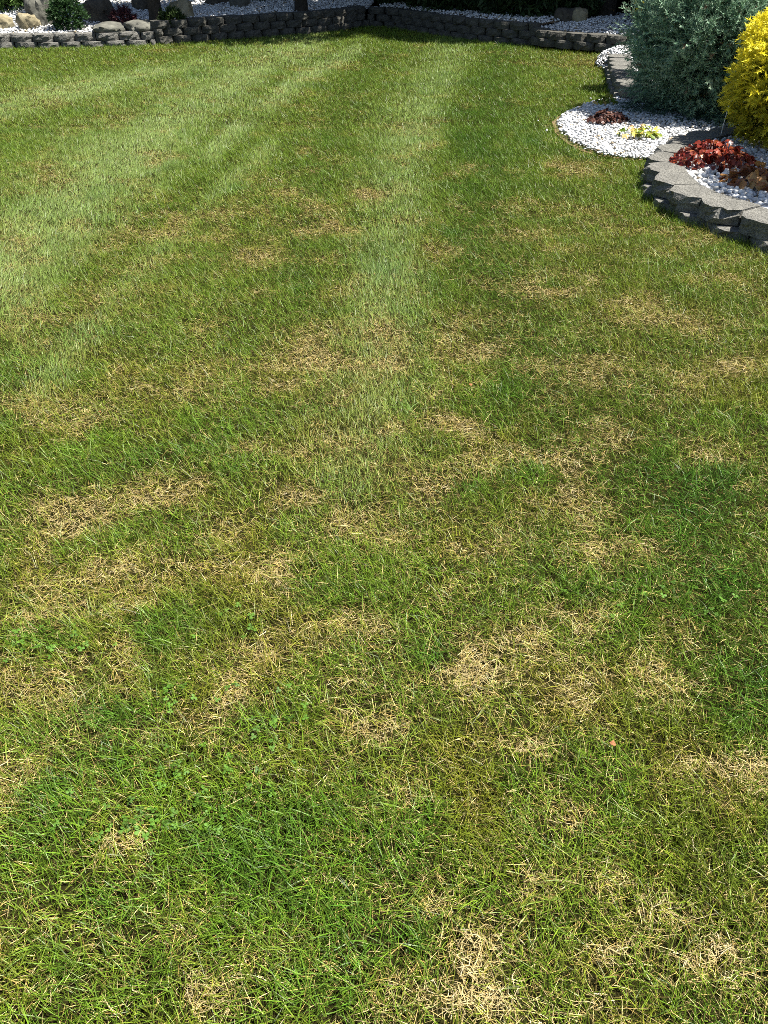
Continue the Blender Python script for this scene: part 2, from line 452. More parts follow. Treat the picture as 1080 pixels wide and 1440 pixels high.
# strip of earth behind the back wall
bk = [(p.x, p.y) for p in catmull(back_wall, .3)]
Vb = []
for (x, y) in bk: Vb += [(x + .1, y + .1, .262), (x + 2.6, y + 2.4, .36)]
tag(mesh_py('garden_bed', Vb, [(2 * i, 2 * i + 2, 2 * i + 3, 2 * i + 1) for i in range(len(bk) - 1)], M['bedsoil'], smooth=True), 'dark earth behind the back wall', 'garden bed', kind='structure')

brow = [(Vector((x + .1, y + .1, .27)), Vector((x + 1.1, y + 1.0, .31))) for (x, y) in bk]
chips('dim grey gravel along the top of the dark back wall', strip_points(brow, 700), .03, .055, near=False)

# ------------------------------------------------------------------ lawn
# straw patches and lush patches of the lawn: centre and half-size (photo pixels), strength
DRY = [(645,600,34,13,1),(770,410,32,9,1),(520,275,22,9,.8),(440,500,24,16,.9),(400,545,22,8,.9),(470,325,28,7,.7),(360,365,22,9,.8),(595,180,28,9,.6),(400,270,26,7,.6),
 (230,700,32,11,1),(150,718,36,9,.7),(85,715,24,14,.8),(390,800,26,20,1),(180,805,30,16,.75),(165,850,24,14,.6),(175,925,20,36,.8),(325,982,30,22,1),(372,915,42,14,.8),
 (515,1020,40,26,1),(680,942,72,32,1.2),(920,945,28,22,1),(840,872,30,18,.9),(780,860,30,18,.7),(830,985,38,28,.8),(930,985,30,18,.8),(1045,1098,44,24,1.1),(980,1078,28,13,.9),
 (702,770,24,11,.9),(660,770,24,11,.8),(550,745,46,18,.8),(590,680,40,22,.7),(960,540,30,18,.8),(1040,515,34,13,.9),(650,240,20,7,.6),(735,290,40,9,.6),(840,300,22,6,.6),
 (1050,680,24,13,.8),(905,450,40,13,.7),(180,1200,40,26,.9),(305,1375,40,38,.9),(18,1100,30,40,.8),(690,1325,50,24,.7),(655,1395,50,24,.7),(1000,1345,42,20,.9),
 (862,1230,38,38,.7),(925,1300,40,28,.8),(860,1350,30,34,.8),(800,1140,28,18,.7),(740,1045,40,14,.7),(730,640,42,14,.7),(815,720,50,18,.7),(860,765,42,18,.8),
 (825,88,42,9,.7),(660,150,18,5,.5),(480,630,32,13,.7),(540,605,22,8,.8),(400,637,40,9,.8),(210,547,22,8,.8),(170,520,26,8,.8),(140,420,42,13,.6),(60,252,32,9,.5),(280,460,22,8,.6),
 (610,350,22,9,.6),(820,240,36,9,.8),(450,885,62,18,.7),(490,735,30,20,.7),(60,850,50,20,.35),(560,1120,40,20,.5),(480,960,30,14,.5),(1060,1240,30,40,.6),
 (1020,640,40,18,.6),(1010,390,30,10,.6),(940,350,30,8,.4),(240,330,40,10,.5),(330,300,40,8,.4),(700,330,30,8,.4),(800,470,40,10,.4),(560,470,24,10,.5),
 (300,560,30,9,.5),(90,610,40,10,.4),(40,480,30,10,.4),(870,610,40,14,.5),(770,560,30,12,.5),(690,500,30,10,.4),(620,820,40,18,.4),(950,870,25,16,.4),(100,980,40,18,.5),
 (250,790,30,16,.5),(330,740,40,16,.45),(430,700,30,14,.45),(600,1260,40,24,.5),(420,1330,30,20,.4),(820,1420,40,20,.5),(560,1400,36,24,.4),(760,1250,30,24,.5)]
LUSH = [(90,1360,110,70,.7),(60,640,110,40,.5),(60,1010,60,30,.5),(340,1190,110,64,1.3),(560,1180,60,40,.5),(385,1020,44,22,.9),(1000,705,72,42,1),(995,850,44,28,.9),(905,865,42,30,.9),(265,890,64,40,.7),(700,690,52,22,.8),
 (600,930,22,26,.9),(75,905,50,22,.8),(940,1000,40,30,.5),(660,160,60,60,.5),(690,260,60,80,.6),(720,560,40,30,.6),(300,620,60,24,.5),(350,650,50,20,.6),(420,430,60,30,.5),
 (560,560,40,20,.4),(180,1100,90,40,.7),(80,1160,70,40,.4),(520,1300,90,50,.6),(1000,1200,60,60,.7),(620,1010,24,40,.6),(700,1080,60,30,.4),(930,1200,60,50,.5),(830,190,60,16,.4),
 (150,770,40,18,.6),(1000,980,60,40,.5),(200,640,50,16,.5),(880,380,80,20,.4),(600,430,50,24,.4),(860,830,40,20,.5)]
# mower tracks where the blades lie over, their sheen also put into the colour: polyline (photo pixels), half-width, strength
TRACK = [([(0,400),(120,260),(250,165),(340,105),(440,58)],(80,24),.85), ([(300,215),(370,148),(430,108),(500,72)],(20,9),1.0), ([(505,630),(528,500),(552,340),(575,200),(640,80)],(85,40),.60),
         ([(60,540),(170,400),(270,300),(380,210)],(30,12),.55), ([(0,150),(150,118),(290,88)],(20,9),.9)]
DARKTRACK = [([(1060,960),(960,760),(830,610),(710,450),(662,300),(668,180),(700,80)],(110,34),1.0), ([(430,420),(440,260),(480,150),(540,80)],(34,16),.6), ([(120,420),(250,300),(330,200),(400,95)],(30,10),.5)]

def fields(x, y):
    px, py = to_px(x, y)
    dry = np.zeros_like(x); lush = np.zeros_like(x); trk = np.zeros_like(x)
    # ragged patch outlines
    wx = (fbm(x * 9, y * 9, 51) - .5); wy = (fbm(x * 9 + 7, y * 9, 52) - .5)
    for (cx, cy, rx, ry, s) in DRY:
        q = ((px - cx) / rx + wx * 2.8) ** 2 + ((py - cy) / ry + wy * 2.8) ** 2
        dry = np.maximum(dry, s * (.55 * np.exp(-q * .42) + .40 * np.exp(-q * 1.6)))
    for (cx, cy, rx, ry, s) in LUSH:
        q = ((px - cx) / rx + wx * 3.2) ** 2 + ((py - cy) / ry + wy * 3.2) ** 2
        lush = np.maximum(lush, s * .75 * np.exp(-q * .6))
    drk = np.zeros_like(x)
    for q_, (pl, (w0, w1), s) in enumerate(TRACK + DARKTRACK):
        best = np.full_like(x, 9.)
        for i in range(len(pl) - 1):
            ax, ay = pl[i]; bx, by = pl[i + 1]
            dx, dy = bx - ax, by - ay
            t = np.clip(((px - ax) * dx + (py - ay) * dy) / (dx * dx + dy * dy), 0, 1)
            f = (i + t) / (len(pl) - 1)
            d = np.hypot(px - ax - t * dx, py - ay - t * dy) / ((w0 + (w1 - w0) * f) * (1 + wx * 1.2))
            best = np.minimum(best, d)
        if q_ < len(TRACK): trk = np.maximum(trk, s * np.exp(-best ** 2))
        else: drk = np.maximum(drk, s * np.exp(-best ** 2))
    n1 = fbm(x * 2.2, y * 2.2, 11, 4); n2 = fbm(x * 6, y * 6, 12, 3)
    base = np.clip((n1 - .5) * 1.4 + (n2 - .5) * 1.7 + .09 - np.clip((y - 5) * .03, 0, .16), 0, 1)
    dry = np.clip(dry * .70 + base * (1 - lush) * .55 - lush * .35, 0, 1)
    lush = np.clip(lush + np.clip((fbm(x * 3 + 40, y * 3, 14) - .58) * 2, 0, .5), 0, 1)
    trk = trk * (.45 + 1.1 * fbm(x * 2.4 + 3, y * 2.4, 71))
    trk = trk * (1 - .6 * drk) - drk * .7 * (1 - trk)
    return dry, lush, trk

planter_poly = [(p[0], p[1]) for p in planter_out] + [(5, 3.4), (5, 7.2)]
keep_out = [planter_poly, inset(crescent, cc, .03),
            [(p[0] + .03, p[1]) for p in juniper_wall] + [(7, 8.9), (7, 13), (3.3, 12.7), (2.9, 12.2), (2.8, 11.8)],
            [(p[0], p[1]) for p in left_wall_a + left_wall_b[1:] + back_wall[1:]] + [(2.2, 13.75), (2.25, 13.35)] + [(p[0], p[1]) for p in right_wall[2:]] + [(9, 12), (9, 30), (-20, 30), (-20, 12.9)]]

def mix(a, b, t): return a * (1 - t) + b * t

def blades():
    Vs, Fs, Cs = [], [], []
    base_i = 0
    bands = [(.15, 1.1, 36000, 3), (1.1, 2.0, 32000, 2), (2.0, 3.2, 24000, 2), (3.2, 5.0, 21000, 1), (5.0, 8.0, 15000, 1), (8.0, 11.5, 8600, 1), (11.5, 17.0, 5200, 1)]
    for (y0, y1, dens, seg) in bands:
        def halfw(y): return .50 * (y * CP + CAM_H * SP) + .35 + .03 * y
        Wm = halfw(y1)
        N = int(2 * Wm * (y1 - y0) * dens)
        # tufts: several blades rise from one crown
        per = 7
        nt_ = N // per
        tx = rng.uniform(-Wm, Wm, nt_); ty = rng.uniform(y0, y1, nt_); taz = rng.uniform(0, 2 * np.pi, nt_)
        thue = rng.random(nt_); tdry = rng.random(nt_); tval = rng.normal(1, .16, nt_)
        sc = max(1.0, (y0 / 2.2)) ** .5
        k = rng.integers(0, nt_, N)
        sp = .022 * sc
        x = tx[k] + rng.normal(0, sp, N); y = ty[k] + rng.normal(0, sp, N)
        loose = rng.random(N) < .35
        x = np.where(loose, rng.uniform(-Wm, Wm, N), x); y = np.where(loose, rng.uniform(y0, y1, N), y)
        ok = np.abs(x) < halfw(y)
        for poly in keep_out: ok &= ~in_poly(x, y, poly)
        x, y, k = x[ok], y[ok], k[ok]; n = len(x)
        dry, lush, trk = fields(x, y)
        # thin spots in the straw patches
        keep = rng.random(n) > dry * .30
        x, y, k, dry, lush, trk = x[keep], y[keep], k[keep], dry[keep], lush[keep], trk[keep]; n = len(x)
        tr_ = thue[k]
        straw = rng.random(n) < np.clip(dry * (.45 + 1.15 * tdry[k]) + .03 + np.clip(.16 - y * .025, 0, .12) * 2 * tdry[k] - lush * .12, 0, .95)
        L = rng.gamma(9, .0041, n) * (1 + .45 * lush - .25 * dry) * (.75 + .5 * fbm(x * 5, y * 5, 21))
        L = np.clip(L, .016, .080 + .04 * lush)
        L = np.where(straw, L * .75, L)
        if 3.2 <= y0 <= 5.0:
            pw = np.array([q[:] for q in catmull(planter_out, .05)]); mk = np.where((x > 1.4) & (x < 3.2) & (y < 7.4))[0]
            dd = np.sqrt(((np.c_[x[mk], y[mk]][:, None] - pw[None]) ** 2).sum(-1)).min(1)
            L[mk] *= 1 + 1.1 * np.exp(-(dd / .05) ** 2) * rng.random(len(mk))
        wd = rng.uniform(.0010, .0021, n) * (1 + .25 * lush) * np.where(straw, .62, 1)
        wd = wd * max(1.0, (y0 + y1) / 2 / 2.6) ** .50
        az = taz[k] + rng.normal(0, 1.3, n)
        tilt = np.abs(rng.normal(.48, .34, n)); tilt = np.where(straw, rng.uniform(.7, 1.5, n), tilt)
        tilt = np.clip(tilt + .15 * dry, 0, 1.52)
        d0 = np.stack([np.sin(tilt) * np.cos(az), np.sin(tilt) * np.sin(az), np.cos(tilt)], -1)
        # mower: grass pushed over away from the viewer along the tracks, elsewhere slightly towards him
        dk = np.clip(-trk, 0, 1); trk = np.clip(trk, 0, 1)
        lean = np.where(rng.random(n) < .8, 1, 0) * (trk * 1.3 - .12 * (1 - trk) - .5 * dk)
        d0[:, 1] += lean; d0[:, 0] -= .10
        d0 = nrm(d0); d0[:, 2] = np.maximum(d0[:, 2], .03)
        bend = rng.uniform(.1, .9, n) * L * np.where(straw, 1.5, 1)
        droop = np.stack([d0[:, 0] * .6 + rng.normal(0, .25, n), d0[:, 1] * .6 + rng.normal(0, .25, n), -rng.uniform(.0, .55, n)], -1)
        side = nrm(np.stack([-np.sin(az) + rng.normal(0, .4, n), np.cos(az) + rng.normal(0, .4, n), rng.normal(0, .35, n)], -1))
        z0 = rng.uniform(-.010, .006, n)
        root = np.stack([x, y, z0], -1)
        # colours
        hue = (.4 * tr_ + .6 * rng.random(n))[:, None]; val = (np.exp(rng.normal(-.03, .42 if y0 < 2 else (.34 if y0 < 5 else .26), n)) * tval[k])[:, None].clip(.25, 2.2)
        g1 = np.array([.066, .163, .011]); g2 = np.array([.156, .224, .015]); g3 = np.array([.040, .128, .012])
        gc = mix(g1, g2, hue)
        gc = mix(gc, g3, np.clip(lush * .8 + (vnoise(x * 4, y * 4, 33) - .55) * .8, 0, 1)[:, None])
        gc = mix(gc, np.array([.195, .165, .014]), (np.clip((fbm(x * 4.5, y * 4.5, 61) - .50) * 3.0, 0, .65) * np.clip(1.15 - y / 6, .12, 1))[:, None] * (1 - .8 * lush)[:, None])
        gc = mix(gc, np.array([.255, .225, .030]), np.clip(dry * 1.5, 0, 1)[:, None] * rng.random(n)[:, None] ** .6)
        gc = mix(gc, g3 * 1.15, (dk * .65)[:, None])  # darker look of blades leaning to the viewer, painted into their colour
        gc = mix(gc, np.array([.225, .295, .12]), (trk * .42)[:, None])  # silvery sheen of the laid-over blades, painted into their colour
        s1 = np.array([.46, .35, .115]); s2 = np.array([.28, .19, .05]); s3 = np.array([.62, .52, .24])
        hs = rng.random(n)[:, None]
        stc = np.where(hs < .6, mix(s1, s2, rng.random(n)[:, None]), mix(s1, s3, rng.random(n)[:, None]))
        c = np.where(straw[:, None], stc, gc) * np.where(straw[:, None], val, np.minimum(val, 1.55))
        ts = np.linspace(0, 1, seg + 1)
        V, C = [], []
        for t in ts[:-1]:
            p = root + d0 * (L * t)[:, None] + droop * (bend * t * t)[:, None]
            p[:, 2] = np.maximum(p[:, 2], z0 + .002 * t)
            ww = (wd * (1 - .35 * t) * .5)[:, None]
            cc_ = mix(mix(c, np.array([.20, .18, .03]), .2), c, min(1, .25 + 1.2 * t))
            V += [p - side * ww, p + side * ww]; C += [cc_, cc_]
        p = root + d0 * L[:, None] + droop * bend[:, None]
        p[:, 2] = np.maximum(p[:, 2], z0 + .003)
        V.append(p); tipc = mix(c, np.array([.34, .30, .11]), (rng.random(n)[:, None] < .16) * .5); C.append(tipc)
        m = len(V)
        V = np.stack(V, 1).reshape(-1, 3); C = np.stack(C, 1).reshape(-1, 3)
        b = (np.arange(n) * m)[:, None] + base_i
        tri = []
        for s in range(seg - 1):
            tri += [[2 * s, 2 * s + 1, 2 * s + 3], [2 * s, 2 * s + 3, 2 * s + 2]]
        tri.append([2 * seg - 2, 2 * seg - 1, 2 * seg])
        T = (b[:, None, :] + np.array(tri)[None]).reshape(-1, 3)
        Vs.append(V); Fs.append(T); Cs.append(C); base_i += len(V)
    return np.vstack(Vs), np.vstack(Fs), np.vstack(Cs)

V, T, C = blades()
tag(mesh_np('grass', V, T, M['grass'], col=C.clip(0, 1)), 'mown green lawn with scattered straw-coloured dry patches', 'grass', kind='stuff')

# loose dry clippings lying flat
def clippings():
    N = 300000
    y = .2 + 8 * rng.random(N) ** 1.6; x = rng.uniform(-1, 1, N) * (.5 * (y * CP + CAM_H * SP) + .3)
    dry, lush, trk = fields(x, y)
    ok = rng.random(N) < np.clip((dry - .20) * 1.1, 0, .8) + .010
    for poly in keep_out: ok &= ~in_poly(x, y, poly)
    x, y = x[ok], y[ok]; n = len(x)
    az = rng.uniform(0, np.pi, n); L = rng.uniform(.012, .040, n); w = rng.uniform(.0008, .0016, n) * np.maximum(1, y / 3) ** .6
    d = np.stack([np.cos(az), np.sin(az), rng.normal(0, .16, n)], -1); s = np.stack([-np.sin(az), np.cos(az), rng.normal(0, .3, n)], -1)
    c0 = np.stack([x, y, rng.uniform(.003, .016, n)], -1)
    k = np.stack([-np.sin(az), np.cos(az), 0 * az], -1) * (rng.normal(0, .2, n) * L)[:, None]
    a = c0 - d * L[:, None] / 2; b = c0 + k; e = c0 + d * L[:, None] / 2
    sw = s * w[:, None] / 2
    V = np.stack([a - sw, a + sw, b - sw, b + sw, e], 1).reshape(-1, 3)
    i = (np.arange(n) * 5)[:, None, None]
    T = (i + np.array([[0, 1, 3], [0, 3, 2], [2, 3, 4]])[None]).reshape(-1, 3)
    c = mix(np.array([.47, .38, .18]), np.array([.30, .23, .10]), rng.random(n)[:, None]) * rng.uniform(.7, 1.25, n)[:, None]
    tag(mesh_np('grass_clippings', V, T, M['grass'], col=np.repeat(c, 5, 0).clip(0, 1)), 'dry straw clippings lying in the bare patches of the lawn', 'clippings', kind='stuff')
clippings()

# clover and broad-leaved weeds in the sward
def weeds():
    Vs, Fs, Cs = [], [], []; bi = 0
    spots = [(65, 905, 45, 22, 90), (200, 1140, 70, 34, 150), (375, 1010, 40, 24, 70), (335, 1130, 40, 30, 50), (200, 1165, 40, 18, 60), (235, 985, 30, 18, 40), (860, 830, 40, 20, 40), (990, 850, 40, 20, 50), (330, 880, 30, 16, 30), (270, 1085, 40, 20, 50)]
    for (cx, cy, rx, ry, n) in spots:
        for _ in range(int(n * .3)):
            p = P(cx + random.gauss(0, rx * .9), cy + random.gauss(0, ry * .9), .0)
            z = random.uniform(.010, .024); r = random.uniform(.004, .0075)
            a0 = random.uniform(0, 6.28); tx, ty = random.gauss(0, .3), random.gauss(0, .3)
            col = np.array([.07, .15, .018]) * random.uniform(.7, 1.5)
            for k in range(3):
                a = a0 + k * 2.094
                ex, ey = math.cos(a), math.sin(a); sx, sy = -ey, ex
                pts = []
                for (u, v) in ((0, 0), (.6, -.62), (1.25, -.7), (1.6, -.25), (1.5, 0), (1.6, .25), (1.25, .7), (.6, .62)):
                    X = (ex * u + sx * v) * r; Y = (ey * u + sy * v) * r
                    pts.append((p.x + X, p.y + Y, z + X * tx + Y * ty - abs(v) * r * .25))
                Vs += pts
                for q in range(1, 7): Fs.append((bi, bi + q, bi + q + 1))
                Cs += [col] * 8; bi += 8
    tag(mesh_np('clover', np.array(Vs), np.array(Fs), M['foliage'], col=np.array(Cs)), 'small patches of clover growing in the lawn', 'clover', kind='stuff')
weeds()

# ------------------------------------------------------------------ plants
def crown_pts(n, rad, lumps, rs, rmin=.6, power=.5, zlow=-.95, amp=.16, sharp=10):
    """points in a lumpy crown: unit directions, scaled positions, outward normals"""
    d = nrm(rs.normal(0, 1, (n * 2, 3)))
    d = d[d[:, 2] > zlow][:n]
    ld = nrm(rs.normal(0, 1, (lumps, 3)))
    dots = d @ ld.T
    lump = 1 + amp * (np.max(dots, 1) ** sharp) - amp * .5
    rr = rmin + (1 - rmin) * rs.random(len(d)) ** power
    pos = d * (rr * lump)[:, None] * np.array(rad)
    nn = nrm(d / np.array(rad))
    return pos, nn, rr

def sprays(B, D, L, k, nl, nw, col, rs, spread=.8, droop=0., tipc=None, flat=False):
    n = len(B)
    up = nrm(rs.normal(0, 1, (n, 3)))
    s1 = nrm(np.cross(D, up)); s2 = np.cross(D, s1)
    V, C = [], []
    for j in range(k):
        t = (j + .5) / k
        if flat: ang = np.full(n, (j % 2) * np.pi) + rs.normal(0, .3, n)
        else: ang = rs.uniform(0, 2 * np.pi, n)
        sd = s1 * np.cos(ang)[:, None] + s2 * np.sin(ang)[:, None]
        base = B + D * (L * t)[:, None]; base[:, 2] -= droop * L * t * t
        nd = D * (1 - spread * .6) + sd * spread * (1 - .45 * t); nd[:, 2] -= droop * .7 * t
        nd = nrm(nd)
        ln = nl * rs.uniform(.7, 1.25, n) * (1.05 - .35 * t)
        wv = nrm(np.cross(nd, rs.normal(0, 1, (n, 3)))) * (nw * rs.uniform(.7, 1.2, n) * .5)[:, None]
        tip = base + nd * ln[:, None]
        V += [base - wv, base + wv, tip]
        c0 = col * rs.uniform(.8, 1.2, (n, 1)); ct = c0 if tipc is None else mix(c0, tipc, .3 + .5 * t)
        C += [c0, c0, ct]
    V = np.stack(V, 1); C = np.stack(C, 1)
    return V.reshape(-1, 3), np.arange(n * k * 3).reshape(-1, 3), C.reshape(-1, 3).clip(0, 1)

def tube(name, path, radii, mat, parent, sides=7):
    V, Fc = [], []
    for i, p in enumerate(path):
        p = Vector(p); q = Vector(path[min(i + 1, len(path) - 1)]); o = Vector(path[max(i - 1, 0)])
        d = (q - o).normalized(); a = d.orthogonal().normalized(); b = d.cross(a)
        for s in range(sides):
            t = 2 * math.pi * s / sides
            r = radii[i] * (1 + .12 * math.sin(3 * t + i))
            V.append(p + (a * math.cos(t) + b * math.sin(t)) * r)
    for i in range(len(path) - 1):
        for s in range(sides):
            x = i * sides + s; y = i * sides + (s + 1) % sides
            Fc.append((x, y, y + sides, x + sides))
    Fc.append(tuple(range((len(path) - 1) * sides, len(path) * sides)))
    return mesh_py(name, V, Fc, mat, parent, smooth=True)

# blue-green juniper
def juniper():
    rs = np.random.default_rng(21)
    root = tag(empty('juniper_shrub', (3.14, 8.42, .02)), 'large feathery blue-green juniper spreading over the white gravel', 'shrub')
    rad = (.76, .76, .74)
    B, N, rr = crown_pts(10500, rad, 60, rs, .35, .6, -.95, .30, 26)
    B[:, 2] += .66
    D = nrm(N * .8 + np.array([0, 0, .45]) + rs.normal(0, .35, N.shape))
    cmix = rs.random((len(B), 1))
    col = mix(np.array([.070, .160, .090]), np.array([.20, .35, .215]), cmix)
    dead = rs.random(len(B)) < .02
    col[dead] = np.array([.16, .07, .035])
    L = rs.uniform(.08, .19, len(B))
    V1, F1, C1 = sprays(B, D, L, 16, .046, .012, col, rs, .85, .12, np.array([.40, .48, .36]))
    # long shoots breaking the outline
    B2, N2, _ = crown_pts(280, rad, 34, rs, .88, 1, -.7)
    B2[:, 2] += .66
    D2 = nrm(N2 + np.array([0, 0, .7]) + rs.normal(0, .25, N2.shape))
    V2, F2, C2 = sprays(B2, D2, rs.uniform(.16, .30, len(B2)), 26, .04, .008, np.tile(np.array([.19, .29, .20]), (len(B2), 1)), rs, .7, .1, np.array([.42, .50, .36]))
    # low skirt over the gravel
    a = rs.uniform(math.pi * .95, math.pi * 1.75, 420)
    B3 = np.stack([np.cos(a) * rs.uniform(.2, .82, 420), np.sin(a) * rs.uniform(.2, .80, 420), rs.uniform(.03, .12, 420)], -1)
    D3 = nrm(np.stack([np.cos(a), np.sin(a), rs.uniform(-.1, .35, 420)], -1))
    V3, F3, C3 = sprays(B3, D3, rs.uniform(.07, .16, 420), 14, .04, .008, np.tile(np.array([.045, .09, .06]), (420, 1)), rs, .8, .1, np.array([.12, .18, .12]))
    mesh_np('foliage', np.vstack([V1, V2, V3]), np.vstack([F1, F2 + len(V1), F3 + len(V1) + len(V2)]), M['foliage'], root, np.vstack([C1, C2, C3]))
    tube('stem', [(0, 0, -.03), (.02, .0, .3), (-.02, .02, .8), (.02, 0, 1.25)], [.06, .05, .035, .012], M['bark'], root)
    for k in range(9):
        aa = k * .7 + .3; z = .15 + .09 * k
        tube('branch', [(0, 0, z), (math.cos(aa) * .3, math.sin(aa) * .3, z + .12), (math.cos(aa) * .62, math.sin(aa) * .62, z + .25)], [.022, .014, .005], M['bark'], root, 5)
    tube('bare_twig', [(-.62, .1, .98), (-.74, .06, 1.12), (-.85, .03, 1.21)], [.005, .004, .002], M['bark'], root, 5)
juniper()

def golden(loc, rad, zc, n, label, seed, nl=.05):
    rs = np.random.default_rng(seed)
    root = tag(empty('golden_shrub', loc), label, 'shrub')
    B, N, rr = crown_pts(n, rad, 75, rs, .45, .45, -.92, .22, 26)
    h = B[:, 2] / rad[2]
    B[:, 2] += zc
    D = nrm(N + np.array([0, 0, .2]) + rs.normal(0, .45, N.shape))
    # young shoots are yellow, the old inner and lower sprays olive green
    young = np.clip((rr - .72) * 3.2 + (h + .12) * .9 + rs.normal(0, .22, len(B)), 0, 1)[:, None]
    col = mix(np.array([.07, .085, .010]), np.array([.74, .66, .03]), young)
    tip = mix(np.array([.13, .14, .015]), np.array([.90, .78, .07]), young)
    L = rs.uniform(.04, .085, len(B))
    V, C = [], []
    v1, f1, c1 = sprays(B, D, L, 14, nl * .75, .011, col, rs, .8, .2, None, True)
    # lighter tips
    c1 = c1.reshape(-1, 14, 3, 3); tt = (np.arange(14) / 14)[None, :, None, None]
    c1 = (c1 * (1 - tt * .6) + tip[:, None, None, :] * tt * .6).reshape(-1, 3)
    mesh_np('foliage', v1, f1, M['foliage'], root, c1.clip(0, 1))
    tube('stem', [(0, 0, -.03), (.01, .02, zc * .6), (0, 0, zc * 1.4)], [.05, .04, .012], M['bark'], root)
    for k in range(6):
        aa = k * 1.05; z = zc * (.3 + .14 * k)
        tube('branch', [(0, 0, z), (math.cos(aa) * rad[0] * .6, math.sin(aa) * rad[1] * .6, z + .12)], [.018, .006], M['bark'], root, 5)
    return root
golden((3.45, 6.74, .08), (.76, .72, .63), .53, 11000, 'rounded golden yellow cypress shrub growing in the block planter', 31)
golden((3.42, 5.45, .08), (.62, .70, .92), .86, 5500, 'unseen golden shrub added to shade the near end of the block planter', 35)  # out of view, added to throw shade on the planter pebbles
golden((3.0, 9.9, .12), (.28, .28, .32), .74, 800, 'small yellow-green shrub peeping out behind the blue juniper', 33)

# leaf with lobes, for the coral bells
def lobed_leaf(r, seed, lobes=5):
    rs = random.Random(seed)
    V = [(0, 0, 0)]; n = lobes * 2 + 1
    for i in range(n):
        a = -2.5 + 5.0 * i / (n - 1)
        rad = r * (1.0 if i % 2 else .72) * rs.uniform(.9, 1.1)
        x = math.cos(a) * rad + r * .55; y = math.sin(a) * rad
        V.append((x, y, .25 * r * math.sin(a * 3) * .5 - .35 * (x * x + y * y) / r * .5))
    Fc = [(0, i, i + 1) for i in range(1, n)]
    return V, Fc

def leafy(name, label, loc, n, r, spread, height, mat, seed, cat='plant', tilt=.5):
    rs = random.Random(seed)
    root = tag(empty(name, loc), label, cat)
    meshes = []
    for k in range(3):
        V, Fc = lobed_leaf(r, seed + k)
        me = bpy.data.meshes.new('leaf'); me.from_pydata(V, [], Fc); me.materials.append(mat)
        for p in me.polygons: p.use_smooth = k == 0
        me.update(); meshes.append(me)
    SV, SF = [], []
    for i in range(n):
        a = rs.uniform(0, 2 * math.pi); q = math.sqrt(rs.random())
        x = math.cos(a) * q * spread[0]; y = math.sin(a) * q * spread[1]
        z = height * (1 - .75 * q * q) * rs.uniform(.65, 1.08) + .012
        o = bpy.data.objects.new('leaf', rs.choice(meshes)); COL.objects.link(o); o.parent = root
        o.location = (x, y, z)
        s = rs.uniform(.65, 1.2); o.scale = (s, s, s)
        o.rotation_euler = (rs.gauss(0, .45), tilt * q + rs.gauss(.1, .4), a + rs.gauss(0, .7))
        # stalk from the crown of the plant to the leaf
        b = len(SV); w = .0022
        SV += [(-w, 0, 0), (w, 0, 0), (x + w, y, z), (x - w, y, z)]; SF.append((b, b + 1, b + 2, b + 3))
    mesh_py('stalks', SV, SF, mat, root)
    return root
rp_ = P(1003, 232, .13); leafy('coral_bells_plant', 'deep red leafy mound in the block planter under the golden shrub', (rp_.x, rp_.y + .05, .105), 320, .027, (.31, .25), .16, M['redleaf'], 41, tilt=.8)
bp_ = P(1066, 262, .13); leafy('coral_bells_plant', 'bronze-orange leafy plant next to the red mound in the planter', (bp_.x + .05, bp_.y + .03, .105), 120, .040, (.26, .24), .13, M['bronzeleaf'], 52, tilt=.7)
mp_ = P(857, 176, .05); leafy('coral_bells_plant', 'dark maroon low plant in the white gravel crescent', (mp_.x, mp_.y + .06, .055), 120, .027, (.18, .16), .10, M['maroonleaf'], 63)
lp_ = P(898, 196, .05); leafy('coral_bells_plant', 'lime and yellow low plant in the sunlit white gravel', (lp_.x, lp_.y + .02, .06), 44, .032, (.17, .09), .09, M['limeleaf'], 74)
yp_ = P(852, 150, .03); leafy('coral_bells_plant', 'tiny yellow-green plant at the foot of the wall beside the juniper', (yp_.x, yp_.y, .03), 34, .032, (.11, .09), .12, M['limeleaf'], 85)

# pale stake with white knob beside the golden shrub
sk = P(1013, 192, .13)
root = tag(empty('garden_stake', (sk.x, sk.y, .1)), 'thin pale stake with a small white knob beside the golden shrub', 'stake')
tube('rod', [(0, 0, 0), (.004, 0, .15), (.012, 0, .29)], [.0035, .003, .003], M['stakewhite'], root, 6)
kn = bmesh.new(); bmesh.ops.create_icosphere(kn, subdivisions=2, radius=.018)
for v in kn.verts: v.co.z *= .7; v.co.x *= 1.2; v.co.z += .3; v.co.x += .012
me = bpy.data.meshes.new('knob'); kn.to_mesh(me); kn.free(); me.materials.append(M['stakewhite'])
o = bpy.data.objects.new('knob', me); COL.objects.link(o); o.parent = root

